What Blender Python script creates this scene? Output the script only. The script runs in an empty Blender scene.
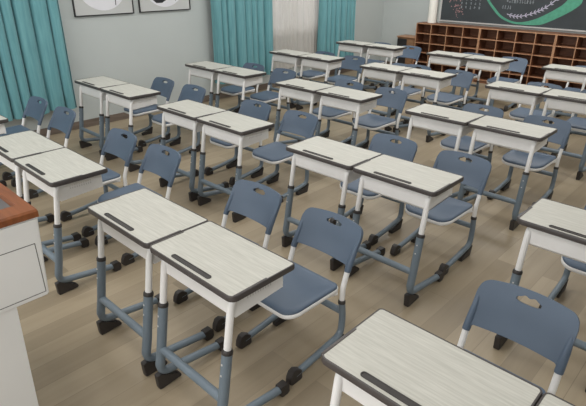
import bpy, bmesh, math, random
from mathutils import Vector, Matrix
random.seed(7)
S = bpy.context.scene
COL = S.collection
PI = math.pi

# ------------------------------------------------------------------ materials
def nodes(name):
    m = bpy.data.materials.new(name); m.use_nodes = True
    nt = m.node_tree
    return m, nt, nt.nodes['Principled BSDF']
def srgb(r, g, b):
    f = lambda c: (c/12.92 if c <= .04045 else ((c+.055)/1.055)**2.4)
    return (f(r/255), f(g/255), f(b/255), 1)
def plain(name, col, rough=.5, metal=0., var=.06, scale=12., bump=0.):
    m, nt, b = nodes(name)
    tc = nt.nodes.new('ShaderNodeTexCoord')
    n = nt.nodes.new('ShaderNodeTexNoise'); n.inputs['Scale'].default_value = scale; n.inputs['Detail'].default_value = 4
    nt.links.new(tc.outputs['Object'], n.inputs['Vector'])
    r = nt.nodes.new('ShaderNodeValToRGB')
    r.color_ramp.elements[0].position = .3; r.color_ramp.elements[1].position = .7
    r.color_ramp.elements[0].color = tuple(c*(1-var) for c in col[:3])+(1,)
    r.color_ramp.elements[1].color = tuple(min(1, c*(1+var)) for c in col[:3])+(1,)
    nt.links.new(n.outputs['Fac'], r.inputs['Fac'])
    nt.links.new(r.outputs['Color'], b.inputs['Base Color'])
    b.inputs['Roughness'].default_value = rough; b.inputs['Metallic'].default_value = metal
    if bump:
        bp = nt.nodes.new('ShaderNodeBump'); bp.inputs['Strength'].default_value = bump
        n2 = nt.nodes.new('ShaderNodeTexNoise'); n2.inputs['Scale'].default_value = scale*12
        nt.links.new(tc.outputs['Object'], n2.inputs['Vector'])
        nt.links.new(n2.outputs['Fac'], bp.inputs['Height']); nt.links.new(bp.outputs['Normal'], b.inputs['Normal'])
    return m
def grain(name, c0, c1, stretch=(2, 60, 20), rough=.5, detail=5, coord='Object'):
    m, nt, b = nodes(name)
    tc = nt.nodes.new('ShaderNodeTexCoord'); mp = nt.nodes.new('ShaderNodeMapping')
    mp.inputs['Scale'].default_value = stretch
    n = nt.nodes.new('ShaderNodeTexNoise'); n.inputs['Scale'].default_value = 1.; n.inputs['Detail'].default_value = detail
    n.inputs['Distortion'].default_value = .4
    nt.links.new(tc.outputs[coord], mp.inputs['Vector']); nt.links.new(mp.outputs['Vector'], n.inputs['Vector'])
    r = nt.nodes.new('ShaderNodeValToRGB')
    r.color_ramp.elements[0].position = .32; r.color_ramp.elements[1].position = .68
    r.color_ramp.elements[0].color = c0; r.color_ramp.elements[1].color = c1
    nt.links.new(n.outputs['Fac'], r.inputs['Fac']); nt.links.new(r.outputs['Color'], b.inputs['Base Color'])
    b.inputs['Roughness'].default_value = rough
    return m
M = {}
M['top'] = grain('desk_laminate', srgb(178, 177, 169), srgb(196, 195, 187), (7, 120, 20), .5)
M['trim'] = plain('dark_edge_plastic', srgb(70, 65, 64), .42, var=.1)
M['white'] = plain('white_painted_steel', srgb(232, 231, 230), .4, var=.03)
M['steel'] = plain('blue_grey_painted_steel', srgb(110, 123, 134), .42, var=.06)
M['blue'] = plain('blue_grey_plastic', srgb(83, 98, 117), .5, var=.04, scale=5)
M['black'] = plain('black_plastic', srgb(52, 48, 47), .5, var=.15)
M['hole'] = plain('dotted_perforation', srgb(206, 205, 204), .6)
M['wall'] = plain('grey_wall_paint', srgb(190, 196, 195), .85, var=.02, scale=1.5, bump=.02)
M['ceil'] = plain('ceiling_paint', srgb(230, 230, 228), .9, var=.02)
M['base'] = grain('brown_baseboard_wood', srgb(104, 93, 84), srgb(126, 113, 103), (30, 3, 30), .5)
M['shelf'] = grain('cubby_wood', srgb(112, 72, 51), srgb(138, 92, 66), (6, 6, 40), .5)
M['shelf_edge'] = grain('cubby_edge_wood', srgb(166, 122, 92), srgb(188, 146, 114), (10, 10, 10), .5)
M['lectern_wood'] = grain('reddish_wood', srgb(108, 58, 28), srgb(138, 80, 42), (4, 40, 20), .4)
M['lectern_white'] = plain('lectern_white_paint', srgb(226, 226, 225), .5, var=.02, scale=3)
M['screen'] = plain('dark_grey_screen', srgb(96, 98, 100), .35, var=.05)
M['seam'] = plain('panel_seam', srgb(96, 94, 92), .7)
M['board'] = plain('slate_board', srgb(58, 64, 68), .6, var=.15, scale=3)
M['alu'] = plain('pale_frame', srgb(190, 190, 188), .4, var=.04)
M['chalk_green'] = plain('green_chalk', srgb(88, 160, 134), .9, var=.12, scale=20)
M['chalk_lav'] = plain('lavender_chalk', srgb(190, 186, 205), .9, var=.1, scale=30)
M['chalk_white'] = plain('white_chalk', srgb(150, 156, 162), .9, var=.15, scale=30)
M['chalk_pink'] = plain('pink_chalk', srgb(176, 136, 136), .9, var=.2, scale=40)
M['frame_black'] = plain('black_picture_frame', srgb(34, 33, 34), .4)
M['mat'] = plain('grey_picture_print', srgb(196, 198, 197), .7, var=.02, scale=4)
M['disc'] = plain('pale_round_print', srgb(226, 226, 232), .7, var=.02, scale=4)
M['ink'] = plain('black_ink', srgb(32, 32, 36), .7)
M['pipe'] = plain('cream_painted_pipe', srgb(250, 248, 240), .5, var=.02)
M['dark_door'] = plain('dark_cabinet_door', srgb(48, 46, 47), .4, var=.1)
M['cab'] = grain('cabinet_wood', srgb(128, 94, 68), srgb(152, 116, 86), (6, 6, 30), .5)

def curtain_mat():
    m, nt, b = nodes('teal_curtain_cloth')
    tc = nt.nodes.new('ShaderNodeTexCoord'); mp = nt.nodes.new('ShaderNodeMapping'); mp.inputs['Scale'].default_value = (40, 40, 3)
    n = nt.nodes.new('ShaderNodeTexNoise'); n.inputs['Scale'].default_value = 1; n.inputs['Detail'].default_value = 3
    nt.links.new(tc.outputs['Object'], mp.inputs['Vector']); nt.links.new(mp.outputs['Vector'], n.inputs['Vector'])
    r = nt.nodes.new('ShaderNodeValToRGB')
    r.color_ramp.elements[0].position = .3; r.color_ramp.elements[1].position = .7
    r.color_ramp.elements[0].color = srgb(92, 146, 154); r.color_ramp.elements[1].color = srgb(110, 164, 170)
    nt.links.new(n.outputs['Fac'], r.inputs['Fac']); nt.links.new(r.outputs['Color'], b.inputs['Base Color'])
    b.inputs['Roughness'].default_value = .8
    b.inputs['Sheen Weight'].default_value = .2
    return m
M['curtain'] = curtain_mat()
def sheer_mat():
    m, nt, b = nodes('sheer_voile')
    out = nt.nodes['Material Output']
    d = nt.nodes.new('ShaderNodeBsdfDiffuse'); d.inputs['Color'].default_value = srgb(224, 221, 216)
    t = nt.nodes.new('ShaderNodeBsdfTranslucent'); t.inputs['Color'].default_value = srgb(230, 228, 226)
    tr = nt.nodes.new('ShaderNodeBsdfTransparent')
    m1 = nt.nodes.new('ShaderNodeMixShader'); m1.inputs[0].default_value = .42
    m2 = nt.nodes.new('ShaderNodeMixShader')
    wv = nt.nodes.new('ShaderNodeTexNoise'); wv.inputs['Scale'].default_value = 30
    tc = nt.nodes.new('ShaderNodeTexCoord'); nt.links.new(tc.outputs['Object'], wv.inputs['Vector'])
    mr = nt.nodes.new('ShaderNodeMapRange'); mr.inputs['To Min'].default_value = .02; mr.inputs['To Max'].default_value = .07
    nt.links.new(wv.outputs['Fac'], mr.inputs['Value']); nt.links.new(mr.outputs['Result'], m2.inputs[0])
    nt.links.new(d.outputs[0], m1.inputs[1]); nt.links.new(t.outputs[0], m1.inputs[2])
    nt.links.new(m1.outputs[0], m2.inputs[1]); nt.links.new(tr.outputs[0], m2.inputs[2])
    nt.links.new(m2.outputs[0], out.inputs['Surface'])
    return m
M['sheer'] = sheer_mat()
def floor_mat():
    m, nt, b = nodes('wood_plank_floor')
    tc = nt.nodes.new('ShaderNodeTexCoord'); mp = nt.nodes.new('ShaderNodeMapping')
    mp.inputs['Rotation'].default_value = (0, 0, PI/2)
    nt.links.new(tc.outputs['Object'], mp.inputs['Vector'])
    br = nt.nodes.new('ShaderNodeTexBrick')
    br.inputs['Scale'].default_value = 1; br.inputs['Brick Width'].default_value = 1.15; br.inputs['Row Height'].default_value = .165
    br.inputs['Mortar Size'].default_value = .0022; br.inputs['Mortar Smooth'].default_value = .3; br.offset = .37
    br.inputs['Color1'].default_value = srgb(140, 127, 107); br.inputs['Color2'].default_value = srgb(166, 152, 130)
    br.inputs['Mortar'].default_value = srgb(140, 127, 108); br.inputs['Bias'].default_value = 0
    nt.links.new(mp.outputs['Vector'], br.inputs['Vector'])
    mp2 = nt.nodes.new('ShaderNodeMapping'); mp2.inputs['Scale'].default_value = (18, 1.3, 1)
    nt.links.new(tc.outputs['Object'], mp2.inputs['Vector'])
    n = nt.nodes.new('ShaderNodeTexNoise'); n.inputs['Scale'].default_value = 1; n.inputs['Detail'].default_value = 6; n.inputs['Distortion'].default_value = .6
    nt.links.new(mp2.outputs['Vector'], n.inputs['Vector'])
    r = nt.nodes.new('ShaderNodeValToRGB')
    r.color_ramp.elements[0].position = .3; r.color_ramp.elements[1].position = .7
    r.color_ramp.elements[0].color = (.91, .90, .88, 1); r.color_ramp.elements[1].color = (1.04, 1.04, 1.03, 1)
    nt.links.new(n.outputs['Fac'], r.inputs['Fac'])
    mx = nt.nodes.new('ShaderNodeMix'); mx.data_type = 'RGBA'; mx.blend_type = 'MULTIPLY'; mx.inputs[0].default_value = 1
    nt.links.new(br.outputs['Color'], mx.inputs[6]); nt.links.new(r.outputs['Color'], mx.inputs[7])
    nt.links.new(mx.outputs[2], b.inputs['Base Color'])
    b.inputs['Roughness'].default_value = .42
    b.inputs['Specular IOR Level'].default_value = .35
    return m
M['floor'] = floor_mat()
def glass_mat():
    m, nt, b = nodes('window_glass')
    b.inputs['Base Color'].default_value = (1, 1, 1, 1); b.inputs['Roughness'].default_value = .02
    b.inputs['Transmission Weight'].default_value = 1; b.inputs['IOR'].default_value = 1.02
    return m
M['glass'] = glass_mat()

# ------------------------------------------------------------------ mesh helpers
def mesh_of(bm, name, mats, smooth=True, angle=.6):
    bmesh.ops.recalc_face_normals(bm, faces=bm.faces)
    me = bpy.data.meshes.new(name)
    for f in bm.faces: f.smooth = smooth
    if smooth:
        for e in bm.edges:
            if len(e.link_faces) == 2 and e.calc_face_angle(0) > angle: e.smooth = False
    bm.to_mesh(me); bm.free()
    for m in (mats if isinstance(mats, (list, tuple)) else [mats]): me.materials.append(M[m])
    return me
def link(name, me, parent=None, loc=(0, 0, 0)):
    o = bpy.data.objects.new(name, me); COL.objects.link(o)
    o.location = loc
    if parent: o.parent = parent
    return o
def tag(o, label, cat, group=None):
    o['label'] = label; o['category'] = cat
    if group: o['group'] = group
    return o
def empty(name, loc, label, cat, group=None):
    o = bpy.data.objects.new(name, None); COL.objects.link(o); o.location = loc
    o.empty_display_size = .1
    return tag(o, label, cat, group)
def struct(o):
    o['kind'] = 'structure'; return o
def box(bm, x0, x1, y0, y1, z0, z1, bev=0., mi=0, seg=2):
    r = bmesh.ops.create_cube(bm, size=1)
    vs = r['verts']
    for v in vs:
        v.co = Vector((x0+(v.co.x+.5)*(x1-x0), y0+(v.co.y+.5)*(y1-y0), z0+(v.co.z+.5)*(z1-z0)))
    fs = {f for v in vs for f in v.link_faces}
    for f in fs: f.material_index = mi
    if bev:
        es = {e for v in vs for e in v.link_edges}
        rr = bmesh.ops.bevel(bm, geom=list(es), offset=bev, segments=seg, affect='EDGES', profile=.5)
        for f in rr['faces']: f.material_index = mi
def fillet(pts, rad, n=6):
    """round the inner corners of a polyline"""
    out = [Vector(pts[0])]
    for i in range(1, len(pts)-1):
        p = Vector(pts[i]); a = (Vector(pts[i-1])-p); b = (Vector(pts[i+1])-p)
        r = rad[i-1] if isinstance(rad, (list, tuple)) else rad
        la, lb = a.length, b.length; a.normalize(); b.normalize()
        ang = a.angle(b); d = min(r/math.tan(ang/2), la*.48, lb*.48)
        if ang > 3.1: out.append(p); continue
        p0, p1 = p+a*d, p+b*d
        for k in range(n+1):
            t = k/n
            out.append(p0*(1-t)**2 + p*2*t*(1-t) + p1*t*t)
    out.append(Vector(pts[-1])); return out
def tube(bm, pts, r, seg=10, sx=1., cap=True, mi=0):
    """sweep a round (or oval, sx stretches it along x) section along points in a yz-ish plane"""
    rings = []
    for i, p in enumerate(pts):
        t = (pts[min(i+1, len(pts)-1)]-pts[max(i-1, 0)]).normalized()
        ref = Vector((1, 0, 0)) if abs(t.x) < .8 else Vector((0, 0, 1))
        v = t.cross(ref).normalized(); u = v.cross(t).normalized()
        ri = r[i] if isinstance(r, (list, tuple)) else r
        rings.append([bm.verts.new(p+u*(math.cos(2*PI*k/seg)*ri*sx)+v*(math.sin(2*PI*k/seg)*ri)) for k in range(seg)])
    for a, b in zip(rings, rings[1:]):
        for k in range(seg):
            f = bm.faces.new((a[k], a[(k+1) % seg], b[(k+1) % seg], b[k])); f.material_index = mi
    if cap:
        for rg in (rings[0], rings[-1]):
            f = bm.faces.new(rg); f.material_index = mi
DZ = .03
def lift(me, low=None):
    """raise a mesh onto its feet; low(co) in 0..1 tells how much of the raise a vertex gets"""
    for v in me.vertices:
        v.co.z += DZ*(1 if low is None else low(v.co))
    return me
def rrect(x0, x1, y0, y1, r, n=6):
    rs = r if isinstance(r, (list, tuple)) else [r]*4
    pts = []
    for (cx, cy, a0, q) in ((x1-rs[0], y1-rs[0], 0, 0), (x0+rs[1], y1-rs[1], PI/2, 1), (x0+rs[2], y0+rs[2], PI, 2), (x1-rs[3], y0+rs[3], 1.5*PI, 3)):
        for k in range(n+1):
            a = a0+PI/2*k/n
            pts.append((cx+rs[q]*math.cos(a), cy+rs[q]*math.sin(a)))
    return pts
def loft(bm, rings, cap0=True, cap1=True, mi=0):
    vs = [[bm.verts.new(p) for p in rg] for rg in rings]
    n = len(vs[0])
    for a, b in zip(vs, vs[1:]):
        for k in range(n):
            f = bm.faces.new((a[k], a[(k+1) % n], b[(k+1) % n], b[k])); f.material_index = mi
    if cap0: bm.faces.new(vs[0]).material_index = mi
    if cap1: bm.faces.new(vs[-1]).material_index = mi
def prism_yz(bm, prof, x0, x1, mi=0):
    """closed profile in y,z extruded along x"""
    loft(bm, [[(x0, y, z) for y, z in prof], [(x1, y, z) for y, z in prof]], mi=mi)

# ------------------------------------------------------------------ desk meshes (origin: floor, front-left corner; front faces -y)
DW, DD, DH = .620, .377, .76
PITCH = .6185
def desk_meshes():
    d = {}
    g = .0008
    bm = bmesh.new()                                     # writing surface
    o = rrect(.006, DW-.006, .006, DD-.006, [.015, .015, .031, .031])
    loft(bm, [[(x, y, DH-.02) for x, y in o], [(x, y, DH) for x, y in o]])
    d['top'] = mesh_of(bm, 'desktop_mesh', 'top')
    bm = bmesh.new()                                     # dark bumper edge, ring section
    def ring(ins, z, rr): return [(x, y, z) for x, y in rrect(g+ins, DW-g-ins, g+ins, DD-g-ins, [max(rr-.004, .004)]*2+[rr+.012]*2)]
    loft(bm, [ring(.03, DH-.030, .012), ring(.007, DH-.030, .019), ring(.001, DH-.025, .024), ring(0, DH-.014, .025), ring(.001, DH-.003, .024),
              ring(.003, DH+.001, .022), ring(.0085, DH+.001, .017), ring(.0095, DH-.004, .016)], True, False)
    # broader grips: halfway along both short edges
    for x0, x1 in ((.006, .0165), (DW-.0165, DW-.006)):
        box(bm, x0, x1, .018, DD*.54, DH-.01, DH+.002, .0008)
    d['trim'] = mesh_of(bm, 'edge_trim_mesh', 'trim')
    bm = bmesh.new()                                     # pen groove insert: raised lip round a sunken channel
    def pr_(ins, z): return [(x, y, z) for x, y in rrect(.160+ins, .437-ins, .024+ins, .050-ins, .0128-ins, 6)]
    loft(bm, [pr_(0, DH-.004), pr_(0, DH+.003), pr_(.002, DH+.004), pr_(.004, DH+.003), pr_(.005, DH+.0012)], True, True)
    d['groove'] = mesh_of(bm, 'pen_groove_mesh', 'black')
    bm = bmesh.new()                                     # steel book tray, open to the student
    x0, x1, y0, y1 = .062, DW-.058, .042, DD-.03
    zt = DH-.029; zf = .608
    t = .006
    prof_floor = [(y0, zf+.02), (y0+.02, zf), (y1, zf+.018), (y1, zf+.024), (y0+.022, zf+.006), (y0+.006, zf+.022)]
    prism_yz(bm, prof_floor, x0, x1)
    box(bm, x0, x1, y0, y0+t, zf+.018, zt)
    for xs in (x0, x1-t):
        side = [(y0, zt), (y0, zf+.02), (y0+.02, zf), (y1-.02, zf+.017), (y1, zf+.03), (y1, zt)]
        prism_yz(bm, side, xs, xs+t)
    for xs in (x0-.0012, x1+.0002):                      # rows of small slots pressed into the sides
        for k in range(10):
            yy = .13+k*.015
            for q in range(2): box(bm, xs, xs+.001, yy, yy+.006, .672+q*.018, .683+q*.018, mi=1)
    d['tray'] = mesh_of(bm, 'book_tray_mesh', ['white', 'hole'], angle=.5)
    # legs, around x = 0 (each leg mesh is placed at its own x)
    ytop, ybot = .050, -.042
    def yl(z): return ybot+(ytop-ybot)*(z-.12)/(.70-.12)
    bm = bmesh.new()                                     # lower blue-grey tube: down, round the bend, back along the floor
    pts = fillet([(0, yl(.455), .455), (0, yl(.2), .2), (0, yl(.05)-.006, .058), (0, .12, .046), (0, .335, .04)], [.3, .085, .3], 8)
    tube(bm, pts, [.0245 if p.z > .1 else .0215 for p in pts], 14)
    d['leg'] = mesh_of(bm, 'desk_leg_mesh', 'steel')
    bm = bmesh.new()                                     # white upper tube, bends at the top to run under the tray side
    pts = fillet([(0, yl(.44), .44), (0, yl(.7), .708), (0, DD-.04, .712)], [.055], 8)
    tube(bm, pts, .0172, 14, 1.0)
    d['post'] = mesh_of(bm, 'desk_post_mesh', 'white')
    bm = bmesh.new()
    tube(bm, [Vector((0, yl(z), z)) for z in (.446, .452, .458, .466)], [.0262, .0262, .0262, .022], 14)
    d['collar'] = mesh_of(bm, 'collar_mesh', 'black')
    bm = bmesh.new()                                     # wedge foot under the bend
    prism_yz(bm, [(-.074, 0), (-.06, 0), (.058, .004), (.060, .014), (.03, .03), (-.01, .036), (-.055, .062), (-.08, .058)], -.0175, .0175)
    bmesh.ops.bevel(bm, geom=list(bm.edges), offset=.003, segments=2, affect='EDGES')
    d['foot'] = mesh_of(bm, 'desk_foot_mesh', 'black', angle=.5)
    bm = bmesh.new()                                     # black end cap with sole
    prism_yz(bm, [(.316, .014), (.33, 0), (.366, 0), (.378, .012), (.378, .05), (.366, .068), (.316, .066)], -.0215, .0215)
    bmesh.ops.bevel(bm, geom=list(bm.edges), offset=.002, segments=2, affect='EDGES')
    d['cap'] = mesh_of(bm, 'desk_cap_mesh', 'black', angle=.8)
    bm = bmesh.new()                                     # low crossbar between the legs
    tube(bm, [Vector((.06, yl(.205), .205)), Vector((DW-.06, yl(.205), .205))], .0215, 14)
    d['bar'] = mesh_of(bm, 'desk_crossbar_mesh', 'steel')
    bm = bmesh.new()                                     # adjusting bolts on the front of the lower leg
    box(bm, -.004, .004, -.0045, 0, -.004, .004, .0015)
    d['bolt'] = mesh_of(bm, 'bolt_mesh', 'hole')
    for k, me in d.items():
        if k in ('cap', 'bolt'): continue
        low = None
        if k == 'leg': low = lambda c: 1 if c.z > .12 else min(1, max(0, (.32-c.y)/.26))
        if k == 'foot': low = lambda c: min(1, c.z/.05)
        lift(me, low)
    d['yl'] = yl
    return d
# ------------------------------------------------------------------ chair meshes (origin: floor, desk's front line; x = 0 is the seat's middle)
def back_y(z):      # line of the back posts
    pts = [(.28, .830), (.38, .834), (.48, .875), (.66, .980), (.72, 1.014)]
    if z <= pts[0][0]: return pts[0][1]
    for (a, ya), (b, yb) in zip(pts, pts[1:]):
        if z <= b: return ya+(yb-ya)*(z-a)/(b-a)
    return pts[-1][1]
HW = .201
def chair_meshes():
    d = {}
    bm = bmesh.new()                                     # seat pad
    def seat_ring(ins, z, dz=0):
        pts = []
        for x, y in rrect(-.195+ins, .195-ins, .448+ins, .818-ins, [max(.012, q-max(ins, 0)) for q in (.035, .035, .085, .085)], 8):
            f = (.815-y)/.36
            x *= 1-.05*f
            pts.append((x, y, z+dz-.005*math.cos(min(1, abs(x)/.19)*PI/2)-.03*max(0, f-.75)**1.5*4+.006*max(0, .2-f)*5))
        return pts
    rings = [seat_ring(.004, .372), seat_ring(0, .378), seat_ring(.001, .388), seat_ring(.008, .393), seat_ring(.03, .393), seat_ring(.07, .391), seat_ring(.12, .389)]
    loft(bm, rings, True, True)
    d['seat'] = mesh_of(bm, 'seat_mesh', 'blue', angle=1.2)
    bm = bmesh.new()
    rings = [seat_ring(.03, .344), seat_ring(.006, .347), seat_ring(-.002, .355), seat_ring(-.003, .374), seat_ring(.003, .378)]
    loft(bm, rings, True, True)
    d['rim'] = mesh_of(bm, 'seat_rim_mesh', 'white', angle=1.2)
    # back rest: bands of quads round a handle slot
    bm = bmesh.new()
    N = 56
    us = [-1+2*i/N for i in range(N+1)]
    def top(u):
        a = abs(u)
        return .626+.012*(1-a*a)+.046*max(0, 1-(max(0, a-.76)/.24)**2.3)**.5
    def bot(u):
        a = abs(u)
        s = min(1, max(0, (a-.84)/.07)); s = s*s*(3-2*s)
        return .486+.006*(1-a*a)-.022*s
    hx = .26
    def slot(u):
        q = u/hx
        if abs(q) < 1:
            s = max(0, 1-abs(q)**2.6)**.5
            lo = .640-.012*s; hi = .642+.014*s
            hi -= .0035*math.cos(q*2.6*PI)*s                 # finger waves
            return lo, hi
        return .640, .642
    def P(u, z, th):
        zz = z
        y = back_y(zz)+.028*(1-u*u)**1.0*min(1, max(0, (zz-.45)/.1))+th
        x = u*(HW+.012)
        return (x, y, zz-th*.5)
    def sheet(th):
        cols = []
        for u in us:
            lo, hi = slot(u); b, t = bot(u), top(u)
            hi = min(hi, t-.006); lo = min(lo, hi-.001)
            col = [b+(lo-b)*k/5 for k in range(6)]+[hi+(t-hi)*k/3 for k in range(4)]
            cols.append([bm.verts.new(P(u, z, th)) for z in col])
        return cols
    TH = .009
    TOPDROP = 0
    A, B = sheet(-TH), sheet(TH)
    fs = {}
    for i in range(N):
        um = (us[i]+us[i+1])/2
        for k in range(9):
            if k == 5 and abs(um) < hx: continue
            fs[(i, k)] = 1
            bm.faces.new((A[i][k], A[i+1][k], A[i+1][k+1], A[i][k+1]))
            bm.faces.new((B[i][k], B[i][k+1], B[i+1][k+1], B[i+1][k]))
    for (i, k) in fs:
        for (di, dk, a, b) in ((-1, 0, (i, k), (i, k+1)), (1, 0, (i+1, k), (i+1, k+1)), (0, -1, (i, k), (i+1, k)), (0, 1, (i, k+1), (i+1, k+1))):
            if (i+di, k+dk) not in fs:
                bm.faces.new((A[a[0]][a[1]], A[b[0]][b[1]], B[b[0]][b[1]], B[a[0]][a[1]]))
    for s in (-1, 1):                                    # sleeves over the posts
        tube(bm, [Vector((s*HW, back_y(z), z)) for z in (.458, .462, .50, .54, .58, .61)], [.017, .0185, .0180, .0165, .013, .007], 12)
    d['back'] = mesh_of(bm, 'backrest_mesh', 'blue', angle=1.0)
    bm = bmesh.new()                                     # white upper post, kinked at the seat
    pts = fillet([(0, .832, .262), (0, .836, .372), (0, back_y(.47), .47), (0, back_y(.50), .50)], [.1, .3], 6)
    tube(bm, pts, .0152, 12)
    d['post'] = mesh_of(bm, 'chair_post_mesh', 'white')
    bm = bmesh.new()                                     # lower tube: down and forward along the floor
    pts = fillet([(0, .832, .285), (0, .845, .18), (0, .838, .05), (0, .62, .043), (0, .455, .040)], [.3, .11, .3], 8)
    tube(bm, pts, .0195, 14)
    d['leg'] = mesh_of(bm, 'chair_leg_mesh', 'steel')
    bm = bmesh.new()
    tube(bm, [Vector((0, .832, z)) for z in (.274, .28, .288, .294)], [.0215, .0215, .0215, .017], 14)
    d['collar'] = mesh_of(bm, 'chair_collar_mesh', 'black')
    bm = bmesh.new()
    prism_yz(bm, [(.70, 0), (.835, 0), (.856, .05), (.842, .058), (.80, .034), (.75, .026), (.70, .02)], -.019, .019)
    bmesh.ops.bevel(bm, geom=list(bm.edges), offset=.003, segments=2, affect='EDGES')
    d['foot'] = mesh_of(bm, 'chair_foot_mesh', 'black', angle=.8)
    bm = bmesh.new()
    prism_yz(bm, [(.495, .060), (.50, .008), (.488, 0), (.425, 0), (.408, .014), (.412, .05), (.428, .080), (.455, .086)], -.019, .019)
    bmesh.ops.bevel(bm, geom=list(bm.edges), offset=.002, segments=2, affect='EDGES')
    d['cap'] = mesh_of(bm, 'chair_cap_mesh', 'black', angle=.8)
    bm = bmesh.new()                                     # oval crossbar between the rear tubes
    tube(bm, [Vector((-HW, .846, .205)), Vector((HW, .846, .205))], .0195, 14)
    d['bar'] = mesh_of(bm, 'chair_crossbar_mesh', 'steel')
    bm = bmesh.new()                                     # white carrier tubes under the seat
    for s in (-1, 1):
        tube(bm, fillet([(s*(HW-.012), .80, .348), (s*.165, .74, .347), (s*.15, .50, .345)], [.05], 5), .011, 10)
    box(bm, -.16, .16, .60, .63, .332, .346, .003)
    d['carrier'] = mesh_of(bm, 'carrier_mesh', 'white')
    for k, me in d.items():
        if k == 'cap': continue
        low = None
        if k == 'leg': low = lambda c: 1 if c.z > .12 else min(1, max(0, (c.y-.5)/.26))
        if k == 'foot': low = lambda c: min(1, c.z/.05)
        lift(me, low)
    return d
DM, CM = desk_meshes(), chair_meshes()

GD = 'double school desks in rows'; GC = 'blue plastic school chairs behind the desks'
def put_desk(x, y, label):
    r = empty('school_desk', (x, y, 0), label, 'desk', GD)
    t = link('desktop', DM['top'], r)
    link('edge_trim', DM['trim'], t); link('pen_groove', DM['groove'], t)
    link('book_tray', DM['tray'], r)
    for lx in (.068, DW-.064):
        l = link('leg', DM['leg'], r, (lx, 0, 0))
        for n, k in (('upper_post', 'post'), ('collar', 'collar'), ('front_foot', 'foot'), ('end_cap', 'cap')):
            link(n, DM[k], l)
        for z in (.40, .345): link('bolt', DM['bolt'], l, (0, DM['yl'](z)-.0235, z+DZ))
    link('crossbar', DM['bar'], r)
    return r
def put_chair(x, y, label, rot=0.):
    # x = seat middle, y = the desk's front line
    r = empty('school_chair', (x, y+.65, 0), label, 'chair', GC)
    r.rotation_euler.z = rot
    off = (0, -.65, 0)
    s = link('seat', CM['seat'], r, off)
    link('seat_rim', CM['rim'], s); link('seat_carrier', CM['carrier'], s)
    link('backrest', CM['back'], r, off)
    for sx in (-1, 1):
        l = link('leg', CM['leg'], r, (sx*HW, -.65, 0))
        for n, k in (('upper_post', 'post'), ('collar', 'collar'), ('rear_foot', 'foot'), ('end_cap', 'cap')):
            link(n, CM[k], l)
    link('crossbar', CM['bar'], r, off)
    return r

PAIRS = {('p', 1): (-5.932, 1.05), ('p', 2): (-5.900, 2.555), ('p', 3): (-5.897, 4.089), ('p', 4): (-5.902, 5.676), ('p', 5): (-5.881, 7.291),
         ('q', 1): (-4.227, 1.056), ('q', 2): (-4.195, 2.552), ('q', 3): (-4.157, 4.082), ('q', 4): (-4.144, 5.661), ('q', 5): (-4.086, 7.291),
         ('r', 1): (-2.541, 1.05), ('r', 2): (-2.487, 2.546), ('r', 3): (-2.426, 4.062), ('r', 4): (-2.383, 5.641), ('r', 5): (-2.353, 7.293),
         ('s', 1): (-.853, 1.045), ('s', 2): (-.786, 2.553)}
COLN = {'p': 'column along the curtained wall', 'q': 'second column from the curtained wall',
        'r': 'third column from the curtained wall', 's': 'column farthest from the curtains'}
ROWN = {1: 'front row', 2: 'second row', 3: 'third row', 4: 'fourth row', 5: 'back row'}
SKIP_D = {('p', 1, 0), ('r', 5, 1), ('s', 2, 1)}
SKIP_C = {('s', 1, 1), ('s', 2, 1), ('r', 5, 1)}
DESK_LABEL = {('s', 1, 0): 'white-topped desk nearest the camera, its dark-edged corner low in the right foreground',
              ('s', 1, 1): 'white-topped desk cut by the bottom right corner, right of the nearest desk',
              ('r', 1, 0): 'white-topped desk right beyond the lectern, left of the foreground pair with pen grooves',
              ('q', 1, 0): 'white-topped desk at left edge behind the lectern, left half of its pair'}
CHAIR_LABEL = {('s', 1, 0): 'large blue chair in the right foreground, behind the nearest desk',
               ('p', 1, 0): 'blue chair at far left before the first teal curtain, leftmost of all chairs',
               ('p', 1, 1): 'blue chair before the first teal curtain, just right of the leftmost chair'}
DX = {('s', 1, 0): .022, ('q', 2, 1): .012, ('r', 3, 1): .015, ('q', 5, 1): .03, ('p', 1, 0): -.02}
DY = {('q', 2, 0): .015, ('q', 2, 1): .02, ('p', 2, 0): .018, ('p', 2, 1): .022, ('r', 3, 1): -.012, ('q', 4, 1): .03, ('r', 2, 1): -.01, ('p', 4, 1): -.01, ('q', 5, 1): .05}
for (cn, rn), (px, py) in PAIRS.items():
    for i in (0, 1):
        side = ('left', 'right')[i]; k = (cn, rn, i)
        if k not in SKIP_D:
            put_desk(px-.018+i*PITCH, py-.006, DESK_LABEL.get(k, 'white-topped desk, %s of its pair, %s, %s' % (side, ROWN[rn], COLN[cn])))
        if k not in SKIP_C:
            put_chair(px+.291+i*PITCH+.030+DX.get(k, 0), py-.009+DY.get(k, 0),
                      CHAIR_LABEL.get(k, 'blue chair behind the %s desk, %s, %s' % (side, ROWN[rn], COLN[cn])),
                      random.uniform(-.006, .006))

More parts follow.
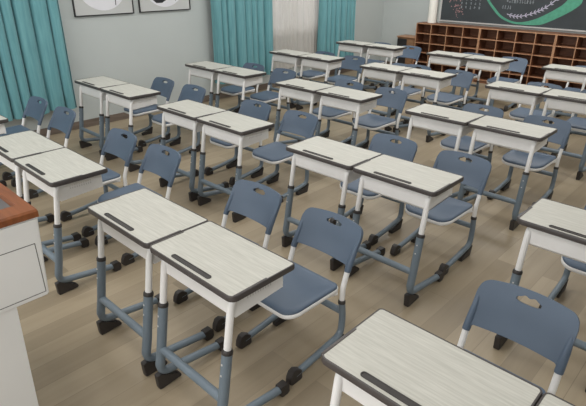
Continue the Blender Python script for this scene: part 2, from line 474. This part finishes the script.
# ------------------------------------------------------------------ room
XW, YW = -6.65, 9.83            # inner faces of the curtained wall and the back wall
XR, YF, ZC = 3.4, -2.2, 3.05
WY0, WY1, WZ0, WZ1 = 5.75, 8.25, .90, 2.55
bm = bmesh.new(); box(bm, XW-.2, XR+.2, YF-.2, YW+.2, -.12, 0); struct(link('floor', mesh_of(bm, 'floor_mesh', 'floor', False)))
bm = bmesh.new(); box(bm, XW-.2, XR+.2, YF-.2, YW+.2, ZC, ZC+.12); struct(link('ceiling', mesh_of(bm, 'ceiling_mesh', 'ceil', False)))
bm = bmesh.new()
box(bm, XW-.2, XW, YF, WY0, 0, ZC); box(bm, XW-.2, XW, WY1, YW, 0, ZC)
box(bm, XW-.2, XW, WY0, WY1, 0, WZ0); box(bm, XW-.2, XW, WY0, WY1, WZ1, ZC)
struct(link('wall_left', mesh_of(bm, 'wall_left_mesh', 'wall', False)))
bm = bmesh.new(); box(bm, XW-.2, XR+.2, YW, YW+.2, 0, ZC); struct(link('wall_back', mesh_of(bm, 'wall_back_mesh', 'wall', False)))
bm = bmesh.new(); box(bm, XR, XR+.2, YF, YW, 0, ZC); struct(link('wall_right', mesh_of(bm, 'wall_right_mesh', 'wall', False)))
bm = bmesh.new(); box(bm, XW-.2, XR+.2, YF-.2, YF, 0, ZC); struct(link('wall_front', mesh_of(bm, 'wall_front_mesh', 'wall', False)))
bm = bmesh.new(); box(bm, XW, XW+.014, YF, YW, 0, .1, .003); struct(link('baseboard_left', mesh_of(bm, 'bb_left_mesh', 'base', False)))
bm = bmesh.new(); box(bm, XW+.014, XR, YW-.014, YW, 0, .1, .003); struct(link('baseboard_back', mesh_of(bm, 'bb_back_mesh', 'base', False)))
# window behind the sheer
bm = bmesh.new()
fx0, fx1 = XW-.13, XW-.07
for (a, b, c_, d_) in ((WY0, WY1, WZ0, WZ0+.06), (WY0, WY1, WZ1-.06, WZ1), (WY0, WY0+.06, WZ0+.06, WZ1-.06), (WY1-.06, WY1, WZ0+.06, WZ1-.06), ((WY0+WY1)/2-.03, (WY0+WY1)/2+.03, WZ0+.06, WZ1-.06)):
    box(bm, fx0, fx1, a, b, c_, d_, .004)
wo = struct(link('window_1', mesh_of(bm, 'window_frame_mesh', 'white', False)))
bm = bmesh.new(); box(bm, XW-.105, XW-.098, WY0+.055, WY1-.055, WZ0+.055, WZ1-.055)
link('pane', mesh_of(bm, 'pane_mesh', 'glass', False), wo)
bm = bmesh.new(); box(bm, XW-.07, XW+.001, WY0, WY1, WZ0, WZ0+.012, .002)
struct(link('trim_1', mesh_of(bm, 'sill_mesh', 'white', False)))

# ------------------------------------------------------------------ curtains
def curtain(name, y0, y1, z0, z1, x, amp, wl, seed, mat, label, cat, group, taper=.0, th=.004, cusp=True):
    rnd = random.Random(seed)
    n = int((y1-y0)/.012)
    ph = []; a = 0
    for i in range(n+1):
        ph.append(a); a += .012*2*PI/(wl*(1+.35*math.sin(i*.11+seed)+rnd.uniform(-.1, .1)))
    amps = [amp*(1+.3*math.sin(i*.07+seed*2)) for i in range(n+1)]
    bm = bmesh.new(); rows = 14
    def sheet(o):
        g = []
        for j in range(rows+1):
            t = j/rows; z = z0+(z1-z0)*t
            r = []
            for i in range(n+1):
                yc = y0+(y1-y0)*i/n
                k = .75+.25*(1-t)+.06*math.sin(t*5+i*.03)
                q = ph[i]+.25*math.sin(t*3+seed)
                s = (2*abs(math.sin(q/2))**.75-1) if cusp else math.sin(q)
                xx = x+amps[i]*k*s+o
                yy = yc-(.022*math.sin(ph[i]) if cusp else 0)+taper*(1-t)*(i/n-.5)
                zz = z+(.008*math.sin(i*.2+seed) if j == 0 else 0)
                r.append(bm.verts.new((xx, yy, zz)))
            g.append(r)
        return g
    A, B = sheet(0), sheet(th)
    for j in range(rows):
        for i in range(n):
            bm.faces.new((A[j][i], A[j][i+1], A[j+1][i+1], A[j+1][i])); bm.faces.new((B[j][i], B[j+1][i], B[j+1][i+1], B[j][i+1]))
    for i in range(n):
        bm.faces.new((A[0][i], B[0][i], B[0][i+1], A[0][i+1])); bm.faces.new((A[rows][i], A[rows][i+1], B[rows][i+1], B[rows][i]))
    for j in range(rows):
        bm.faces.new((A[j][0], A[j+1][0], B[j+1][0], B[j][0])); bm.faces.new((A[j][n], B[j][n], B[j+1][n], A[j+1][n]))
    o = link(name, mesh_of(bm, name+'_mesh', mat, True, 1.2))
    return tag(o, label, cat, group)
GCU = 'teal floor-length curtains'
curtain('curtain', 1.0, 2.79, .34, 2.8, XW+.16, .072, .17, 1, 'curtain', 'pleated teal curtain at the far left, left of the framed pictures', 'curtain', GCU)
curtain('curtain', 5.09, 6.33, .30, 2.8, XW+.16, .072, .165, 4, 'curtain', 'pleated teal curtain between the framed pictures and the white sheer', 'curtain', GCU)
curtain('curtain', 7.55, 8.58, .30, 2.8, XW+.16, .072, .16, 9, 'curtain', 'pleated teal curtain right of the white sheer, nearest the room corner', 'curtain', GCU)
curtain('sheer_curtain', 5.95, 7.9, .30, 2.8, XW+.034, .017, .12, 3, 'sheer', 'translucent white sheer curtain hanging between two teal curtains', 'curtain', None, th=.0015, cusp=False)
bm = bmesh.new()
for y0, y1 in ((.8, 2.95), (4.9, 8.8)):
    tube(bm, [Vector((XW+.12, y0, 2.83)), Vector((XW+.12, y1, 2.83))], .016, 10)
    for yy in (y0+.1, y1-.1): box(bm, XW, XW+.12, yy-.012, yy+.012, 2.82, 2.84)
struct(link('trim_2', mesh_of(bm, 'curtain_rail_mesh', 'alu')))

# ------------------------------------------------------------------ pictures on the curtained wall
def disc(bm, cx, cz, r, x0, x1, n=48):
    loft(bm, [[(x0, cx+r*math.cos(2*PI*k/n), cz+r*math.sin(2*PI*k/n)) for k in range(n)], [(x1, cx+r*math.cos(2*PI*k/n), cz+r*math.sin(2*PI*k/n)) for k in range(n)]])
def stroke(bm, pts, w, x0, x1):
    """flat brush stroke in the y,z plane with widths w"""
    L, R = [], []
    for i, (y, z) in enumerate(pts):
        a = Vector(pts[min(i+1, len(pts)-1)])-Vector(pts[max(i-1, 0)]); a.normalize()
        n = Vector((-a.y, a.x)); ww = w[i] if isinstance(w, (list, tuple)) else w
        L.append((y+n.x*ww, z+n.y*ww)); R.append((y-n.x*ww, z-n.y*ww))
    lp = L+R[::-1]
    loft(bm, [[(x0, y, z) for y, z in lp], [(x1, y, z) for y, z in lp]])
def picture(y0, y1, z0, z1, label, strokes):
    r = empty('framed_picture', (XW, (y0+y1)/2, z0), label, 'picture', 'black-framed pictures on the side wall')
    yc, zc = (y0+y1)/2, (z0+z1)/2
    L = (-XW, -yc, -z0)
    f = .012; d = .03
    bm = bmesh.new()
    box(bm, XW+.002, XW+d, y0, y1, z0, z0+f); box(bm, XW+.002, XW+d, y0, y1, z1-f, z1)
    box(bm, XW+.002, XW+d, y0, y0+f, z0+f, z1-f); box(bm, XW+.002, XW+d, y1-f, y1, z0+f, z1-f)
    link('frame', mesh_of(bm, 'picture_frame_mesh', 'frame_black', False), r, L)
    bm = bmesh.new(); box(bm, XW+.004, XW+.02, y0+f, y1-f, z0+f, z1-f)
    p = link('print', mesh_of(bm, 'print_mesh', 'mat', False), r, L)
    bm = bmesh.new(); disc(bm, yc, zc, .355, XW+.02, XW+.0212)
    link('round_print', mesh_of(bm, 'round_print_mesh', 'disc', False), p, L)
    bm = bmesh.new()
    for pts, w in strokes: stroke(bm, [(yc+a, zc+b) for a, b in pts], w, XW+.0212, XW+.0222)
    link('ink_strokes', mesh_of(bm, 'ink_mesh', 'ink', False), p, L)
picture(3.02, 3.845, 1.405, 2.23, 'black-framed print with white circle, nearer the first teal curtain',
        [([(.16, -.30), (.165, -.2), (.15, -.05), (.12, .1), (.06, .22)], [.004, .008, .012, .014, .006]), ([(.15, -.05), (.22, .02), (.25, .1)], [.01, .02, .004])])
picture(3.935, 4.775, 1.408, 2.23, 'black-framed print with white circle and dark blot, right of the other picture',
        [([(-.2, -.24), (-.14, -.27), (-.06, -.265), (.02, -.235), (.06, -.2)], [.012, .03, .035, .025, .008]), ([(.17, -.28), (.18, -.2), (.16, -.05), (.1, .1)], [.004, .008, .012, .006])])

# ------------------------------------------------------------------ cubby shelves along the back wall
SY0, SY1, SZ = 9.5, YW-.016, .985
def cubby(x0, x1, label):
    r = empty('cubby_shelf', ((x0+x1)/2, SY0, 0), label, 'shelf', 'brown cubby shelf units along the back wall')
    L = (-(x0+x1)/2, -SY0, 0)
    t = .018; g = .001
    x0 += g; x1 -= g
    e = .004
    def panel(name, a, b, c_, d_, y0=SY0):
        bm = bmesh.new(); box(bm, a, b, y0+e, SY1-.012, c_, d_); 
        bm2 = bm
        box(bm2, a, b, y0, y0+e, c_, d_, mi=1)
        link(name, mesh_of(bm2, name+'_mesh', ['shelf', 'shelf_edge'], False), r, L)
    panel('side_panel', x0, x0+t, 0, SZ-t); panel('side_panel', x1-t, x1, 0, SZ-t)
    panel('top_panel', x0, x1, SZ-t, SZ)
    bm = bmesh.new(); box(bm, x0, x1, SY1-.012, SY1, 0, SZ); link('back_panel', mesh_of(bm, 'cubby_back_mesh', 'shelf', False), r, L)
    rows, cols = 5, 4
    zb = .05
    zs = [zb+(SZ-t-zb)*k/rows for k in range(rows)]
    for k, z in enumerate(zs): panel('shelf_board', x0+t, x1-t, z, z+t*.8, SY0+.001)
    for k in range(1, cols):
        xx = x0+(x1-x0)*k/cols
        panel('divider', xx-t*.4, xx+t*.4, zb+t*.8, SZ-t, SY0+.002)
    bm = bmesh.new(); box(bm, x0+t, x1-t, SY0+.02, SY0+.035, 0, zb); link('plinth', mesh_of(bm, 'plinth_mesh', 'shelf', False), r, L)
cubby(-5.62, -4.285, 'brown wooden cubby shelf, leftmost unit, beside the low cabinet')
cubby(-4.285, -2.945, 'brown wooden cubby shelf, middle unit under the green chalk ribbon')
cubby(-2.945, -1.605, 'brown wooden cubby shelf cut by the right edge of the photo')

# low cabinet in the corner
r = empty('low_cabinet', (-5.85, SY0, 0), 'low wooden cabinet with dark door, in the corner beside the cubby shelves', 'cabinet')
L = (5.85, -SY0, 0)
cx0, cx1, cz = -6.04, -5.635, .70
bm = bmesh.new(); box(bm, cx0, cx1, SY0+.012, SY1, 0, cz-.02, .003); link('body', mesh_of(bm, 'cabinet_body_mesh', 'cab', False), r, L)
bm = bmesh.new(); box(bm, cx0-.01, cx1+.01, SY0-.01, SY1, cz-.02, cz, .003); link('top_panel', mesh_of(bm, 'cabinet_top_mesh', 'shelf_edge', False), r, L)
bm = bmesh.new(); box(bm, cx0+.01, cx0+.23, SY0-.004, SY0+.012, .06, cz-.05, .003); dr = link('door', mesh_of(bm, 'cabinet_door_mesh', 'dark_door', False), r, L)
bm = bmesh.new(); box(bm, cx0+.2, cx0+.213, SY0-.018, SY0-.004, .33, .42, .003); link('handle', mesh_of(bm, 'cabinet_handle_mesh', 'alu', False), dr, L)
bm = bmesh.new(); box(bm, cx0+.236, cx1-.01, SY0-.002, SY0+.012, .06, cz-.05, .003); link('wooden_door', mesh_of(bm, 'cabinet_wooden_door_mesh', 'cab', False), r, L)

# cream pipe up the back wall
bm = bmesh.new(); tube(bm, [Vector((-5.42, YW-.09, z)) for z in (SZ+.0005, 1.5, 2.2, ZC)], .085, 24)
o = link('trim_3', mesh_of(bm, 'pipe_mesh', 'pipe')); struct(o)

# ------------------------------------------------------------------ blackboard
BX0, BX1, BZ0, BZ1 = -5.27, -1.25, 1.045, 2.28
BY = YW-.03
r = empty('blackboard', ((BX0+BX1)/2, YW, BZ0), 'dark slate blackboard with green chalk ribbon drawing on the back wall', 'blackboard')
L = (-(BX0+BX1)/2, -YW, -BZ0)
bm = bmesh.new(); box(bm, BX0, BX1, BY, YW-.001, BZ0, BZ1); link('board_panel', mesh_of(bm, 'board_mesh', 'board', False), r, L)
bm = bmesh.new()
f = .022
box(bm, BX0-f, BX0, BY-.01, YW-.001, BZ0-f, BZ1+f); box(bm, BX1, BX1+f, BY-.01, YW-.001, BZ0-f, BZ1+f)
box(bm, BX0, BX1, BY-.01, YW-.001, BZ1, BZ1+f); box(bm, BX0, BX1, BY-.018, YW-.001, BZ0-f, BZ0)
link('board_frame', mesh_of(bm, 'board_frame_mesh', 'alu', False), r, L)
def flat(bm, poly, y0=None, th=.0012):
    y0 = BY if y0 is None else y0
    loft(bm, [[(x, y0, z) for x, z in poly], [(x, y0-th, z) for x, z in poly]])
def fstroke(bm, pts, w, y0=None, th=.0012):
    for i in range(len(pts)-1):
        a, b = Vector(pts[i]), Vector(pts[i+1]); d = (b-a).normalized(); n = Vector((-d.y, d.x))
        wa = w[i] if isinstance(w, (list, tuple)) else w; wb = w[i+1] if isinstance(w, (list, tuple)) else w
        flat(bm, [tuple(a+n*wa), tuple(a-n*wa), tuple(b-n*wb), tuple(b+n*wb)], y0, th)
# ribbon: a broad open loop, thin on the left and broad at lower right
def smooth(p, n=6):
    out = []
    for i in range(len(p)-1):
        p0, p1, p2, p3 = (Vector(p[max(i-1, 0)]), Vector(p[i]), Vector(p[i+1]), Vector(p[min(i+2, len(p)-1)]))
        for k in range(n):
            t = k/n
            out.append(.5*((2*p1)+(p2-p0)*t+(2*p0-5*p1+4*p2-p3)*t*t+(3*p1-p0-3*p2+p3)*t**3))
    return out+[Vector(p[-1])]
OUT = smooth([(-3.9, 2.16), (-4.25, 2.03), (-4.46, 1.82), (-4.46, 1.62), (-4.373, 1.446), (-4.22, 1.28), (-4.075, 1.16), (-3.895, 1.09), (-3.709, 1.065), (-3.38, 1.078), (-3.215, 1.139), (-2.96, 1.284), (-2.786, 1.418), (-2.746, 1.512), (-2.72, 1.75), (-2.86, 2.0), (-3.2, 2.15)])
INN = smooth([(-3.9, 2.14), (-4.22, 2.0), (-4.42, 1.81), (-4.42, 1.63), (-4.335, 1.46), (-4.19, 1.31), (-4.055, 1.195), (-3.86, 1.115), (-3.69, 1.105), (-3.5, 1.15), (-3.311, 1.241), (-3.094, 1.383), (-3.03, 1.44), (-2.984, 1.503), (-2.88, 1.72), (-2.95, 1.95), (-3.22, 2.12)])
bm = bmesh.new()
fr = [[bm.verts.new((p.x, y, p.y)) for p in C_] for C_ in (OUT, INN) for y in (BY, BY-.0012)]
for i in range(len(OUT)-1):
    for u, v in ((0, 2), (1, 3), (0, 1), (2, 3)):
        bm.faces.new((fr[u][i], fr[u][i+1], fr[v][i+1], fr[v][i]))
link('chalk_ribbon', mesh_of(bm, 'ribbon_mesh', 'chalk_green', False), r, L)
bm = bmesh.new()
BR = [tuple(v) for v in smooth([(-3.96, 1.227), (-3.84, 1.2), (-3.719, 1.2), (-3.552, 1.245), (-3.43, 1.3), (-3.319, 1.361), (-3.166, 1.495), (-3.1, 1.6)], 2)]
fstroke(bm, BR, .008)
for i in range(1, len(BR)-1):
    for m in (0,):
        p = Vector(BR[i]).lerp(Vector(BR[i+1]), m)
        d = (Vector(BR[i+1])-Vector(BR[i-1])).normalized()
        for s in (-1, 1):
            n = Vector((-d.y, d.x))*s
            tip = p+n*.042+d*.042
            mid = p+n*.02+d*.03; m2 = p+n*.024+d*.004
            flat(bm, [tuple(p), tuple(m2), tuple(tip), tuple(mid)])
link('chalk_branch', mesh_of(bm, 'branch_mesh', 'chalk_lav', False), r, L)
bm = bmesh.new()
rnd = random.Random(5)
def scribble(x, z, w, h):
    n = rnd.randint(2, 4)
    for _ in range(n):
        x0 = x+rnd.uniform(0, w*.6); z0 = z+rnd.uniform(0, h*.9)
        if rnd.random() < .5: fstroke(bm, [(x0, z), (x0+rnd.uniform(-.004, .004), z+h)], .005)
        else: fstroke(bm, [(x, z0), (x+w*.75, z0+rnd.uniform(-.01, .01))], .005)
for row, (xa, xb) in enumerate(((-4.06, -3.5), (-4.0, -3.53), (-4.07, -3.9))):
    x = xa
    while x < xb:
        scribble(x, 1.52-row*.105, .038, .06); x += .045
for cx in (-4.87, -4.78, -4.69, -4.60, -4.51):
    z = 1.7
    while z > 1.22+.05*rnd.random(): scribble(cx, z, .035, .045); z -= .07
link('chalk_writing', mesh_of(bm, 'writing_mesh', 'chalk_white', False), r, L)
bm = bmesh.new()
for k in range(80):
    t = rnd.random(); x = -5.22+.22*rnd.random()+.22*t; z = 1.6-.5*t+.12*rnd.random(); q = rnd.uniform(.007, .014)
    if z < BZ0+.03: continue
    flat(bm, [(x+q*math.cos(j*PI/3), z+q*math.sin(j*PI/3)) for j in range(6)])
link('chalk_flowers', mesh_of(bm, 'flowers_mesh', 'chalk_pink', False), r, L)

# ------------------------------------------------------------------ lectern
LX, LY = -1.947, .607
r = empty('lectern', (LX-.4, LY-.4, 0), 'white teacher lectern with reddish wooden top frame, cut by the lower left edge', 'lectern')
L = (-(LX-.4), -(LY-.4), 0)
lx0, ly0 = LX-.85, LY-.95
bm = bmesh.new()
loft(bm, [[(lx0+.02, ly0+.02, .715), (LX, ly0+.02, .715), (LX, LY-.022, .715), (lx0+.02, LY-.022, .715)],
          [(lx0, ly0, 1.066), (LX, ly0, 1.066), (LX, LY, 1.066), (lx0, LY, 1.066)]])
bmesh.ops.bevel(bm, geom=list(bm.edges), offset=.006, segments=2, affect='EDGES')
body = link('upper_cabinet', mesh_of(bm, 'lectern_upper_mesh', 'lectern_white', angle=.5), r, L)
bm = bmesh.new(); loft(bm, [[(lx0+.05, ly0+.1, 0), (LX-.006, ly0+.1, 0), (LX-.006, LY-.178, 0), (lx0+.05, LY-.178, 0)],
                            [(lx0+.05, ly0+.1, .715), (LX-.012, ly0+.1, .715), (LX-.012, LY-.150, .715), (lx0+.05, LY-.150, .715)]])
link('base_cabinet', mesh_of(bm, 'lectern_base_mesh', 'lectern_white', False), r, L)
# wooden frame round the sunken screen
tx0, tx1, ty0, ty1 = lx0-.01, LX+.004, ly0-.01, LY+.004
bw, bh = .1, .045
bm = bmesh.new()
def lring(ins, z):
    iy = ins*bh/bw
    return [(tx0+ins, ty0+iy, z), (tx1-ins, ty0+iy, z), (tx1-ins, ty1-iy, z), (tx0+ins, ty1-iy, z)]
loft(bm, [lring(bw, 1.068), lring(0, 1.068), lring(0, 1.092), lring(.006, 1.1), lring(bw-.004, 1.1), lring(bw, 1.096), lring(bw, 1.068)], False, False)
link('top_frame', mesh_of(bm, 'lectern_top_mesh', 'lectern_wood', False), r, L)
bm = bmesh.new(); box(bm, tx0+bw, tx1-bw, ty0+bh, ty1-bh, 1.066, 1.072)
link('screen', mesh_of(bm, 'lectern_screen_mesh', 'screen', False), r, L)
# door seam on the side: thin dark outline set in the panel
def face_x(z): return LX
bm = bmesh.new()
z0, z1, y0, y1 = .735, .962, LY-.50, LY-.032
for (a, b, c_, d_) in ((y0, y1, z0, z0+.003), (y0, y1, z1-.003, z1), (y0, y0+.003, z0, z1), (y1-.003, y1, z0, z1)):
    xx = face_x((c_+d_)/2); box(bm, xx-.004, xx+.0008, a, b, c_, d_)
link('door_seam', mesh_of(bm, 'lectern_seam_mesh', 'seam', False), body, L)
for o_ in r.children_recursive:
    if o_.parent is body: o_.location = (0, 0, 0)

# lift the lectern's upper parts by the same amount
for o_ in r.children:
    if o_.name.split('.')[0] != 'base_cabinet': o_.location.z += DZ
    else: o_.scale.z = (.715+DZ)/.715
# fix: nested parts that were given the thing's offset twice
for o_ in bpy.data.objects:
    if o_.name.split('.')[0] in ('round_print', 'ink_strokes', 'handle') and o_.parent and o_.parent.parent: o_.location = (0, 0, 0)

# ------------------------------------------------------------------ light
def area(x, y, sx, sy, power, col=(1, .985, .96)):
    l = bpy.data.lights.new('ceiling_panel_light', 'AREA'); l.shape = 'RECTANGLE'; l.size = sx; l.size_y = sy; l.energy = power; l.color = col
    o = bpy.data.objects.new('ceiling_panel_light', l); COL.objects.link(o); o.location = (x, y, ZC-.03)
for x in (-5.0, -2.4, .2):
    for y in (0.2, 2.8, 5.4, 8.0): area(x, y, 1.2, 1.2, {-5.0: 26, -2.4: 26, .2: 15}[x]*{.2: .9, 2.8: .9, 5.4: 1.05, 8.0: 1.6}[y])
l = bpy.data.lights.new('side_fill', 'AREA'); l.shape = 'RECTANGLE'; l.size = 6; l.size_y = 1.7; l.energy = 15; l.color = (.97, .985, 1)  # added fill lamp, brightens faces turned right; the right wall has no window
o = bpy.data.objects.new('side_fill', l); COL.objects.link(o); o.location = (XR-.03, 2.5, 1.75); o.rotation_euler = (0, PI/2, 0)
l = bpy.data.lights.new('front_fill', 'AREA'); l.shape = 'RECTANGLE'; l.size = 7; l.size_y = 1.8; l.energy = 125; l.color = (1, .99, .985)  # added soft fill from the blank front wall, lifts tray fronts and posts
o = bpy.data.objects.new('front_fill', l); COL.objects.link(o); o.location = (-2.2, YF+.03, 1.7); o.rotation_euler = (PI/2, 0, 0)
w = bpy.data.worlds.new('sky'); S.world = w; w.use_nodes = True
bg = w.node_tree.nodes['Background']; bg.inputs['Color'].default_value = (.95, .97, 1, 1); bg.inputs['Strength'].default_value = 1.6

# ------------------------------------------------------------------ camera
F, YAW, PIT, ROL, CZ = 509.5278, -0.758416908, -0.433873265, 0.00462262, 1.9853
cam = bpy.data.cameras.new('camera'); co = bpy.data.objects.new('camera', cam); COL.objects.link(co)
cam.sensor_fit = 'HORIZONTAL'; cam.sensor_width = 36; cam.lens = F*36/586
fw = Vector((math.sin(YAW)*math.cos(PIT), math.cos(YAW)*math.cos(PIT), math.sin(PIT)))
rt = Vector((math.cos(YAW), -math.sin(YAW), 0)); up = rt.cross(fw)
r2 = rt*math.cos(ROL)+up*math.sin(ROL); u2 = up*math.cos(ROL)-rt*math.sin(ROL)
co.matrix_world = Matrix(((r2.x, u2.x, -fw.x, 0), (r2.y, u2.y, -fw.y, 0), (r2.z, u2.z, -fw.z, CZ), (0, 0, 0, 1)))
cam.clip_start = .05
S.camera = co
S.view_settings.view_transform = 'Standard'; S.view_settings.look = 'None'; S.view_settings.gamma = 1
S.view_settings.use_curve_mapping = False; S.view_settings.exposure = 0
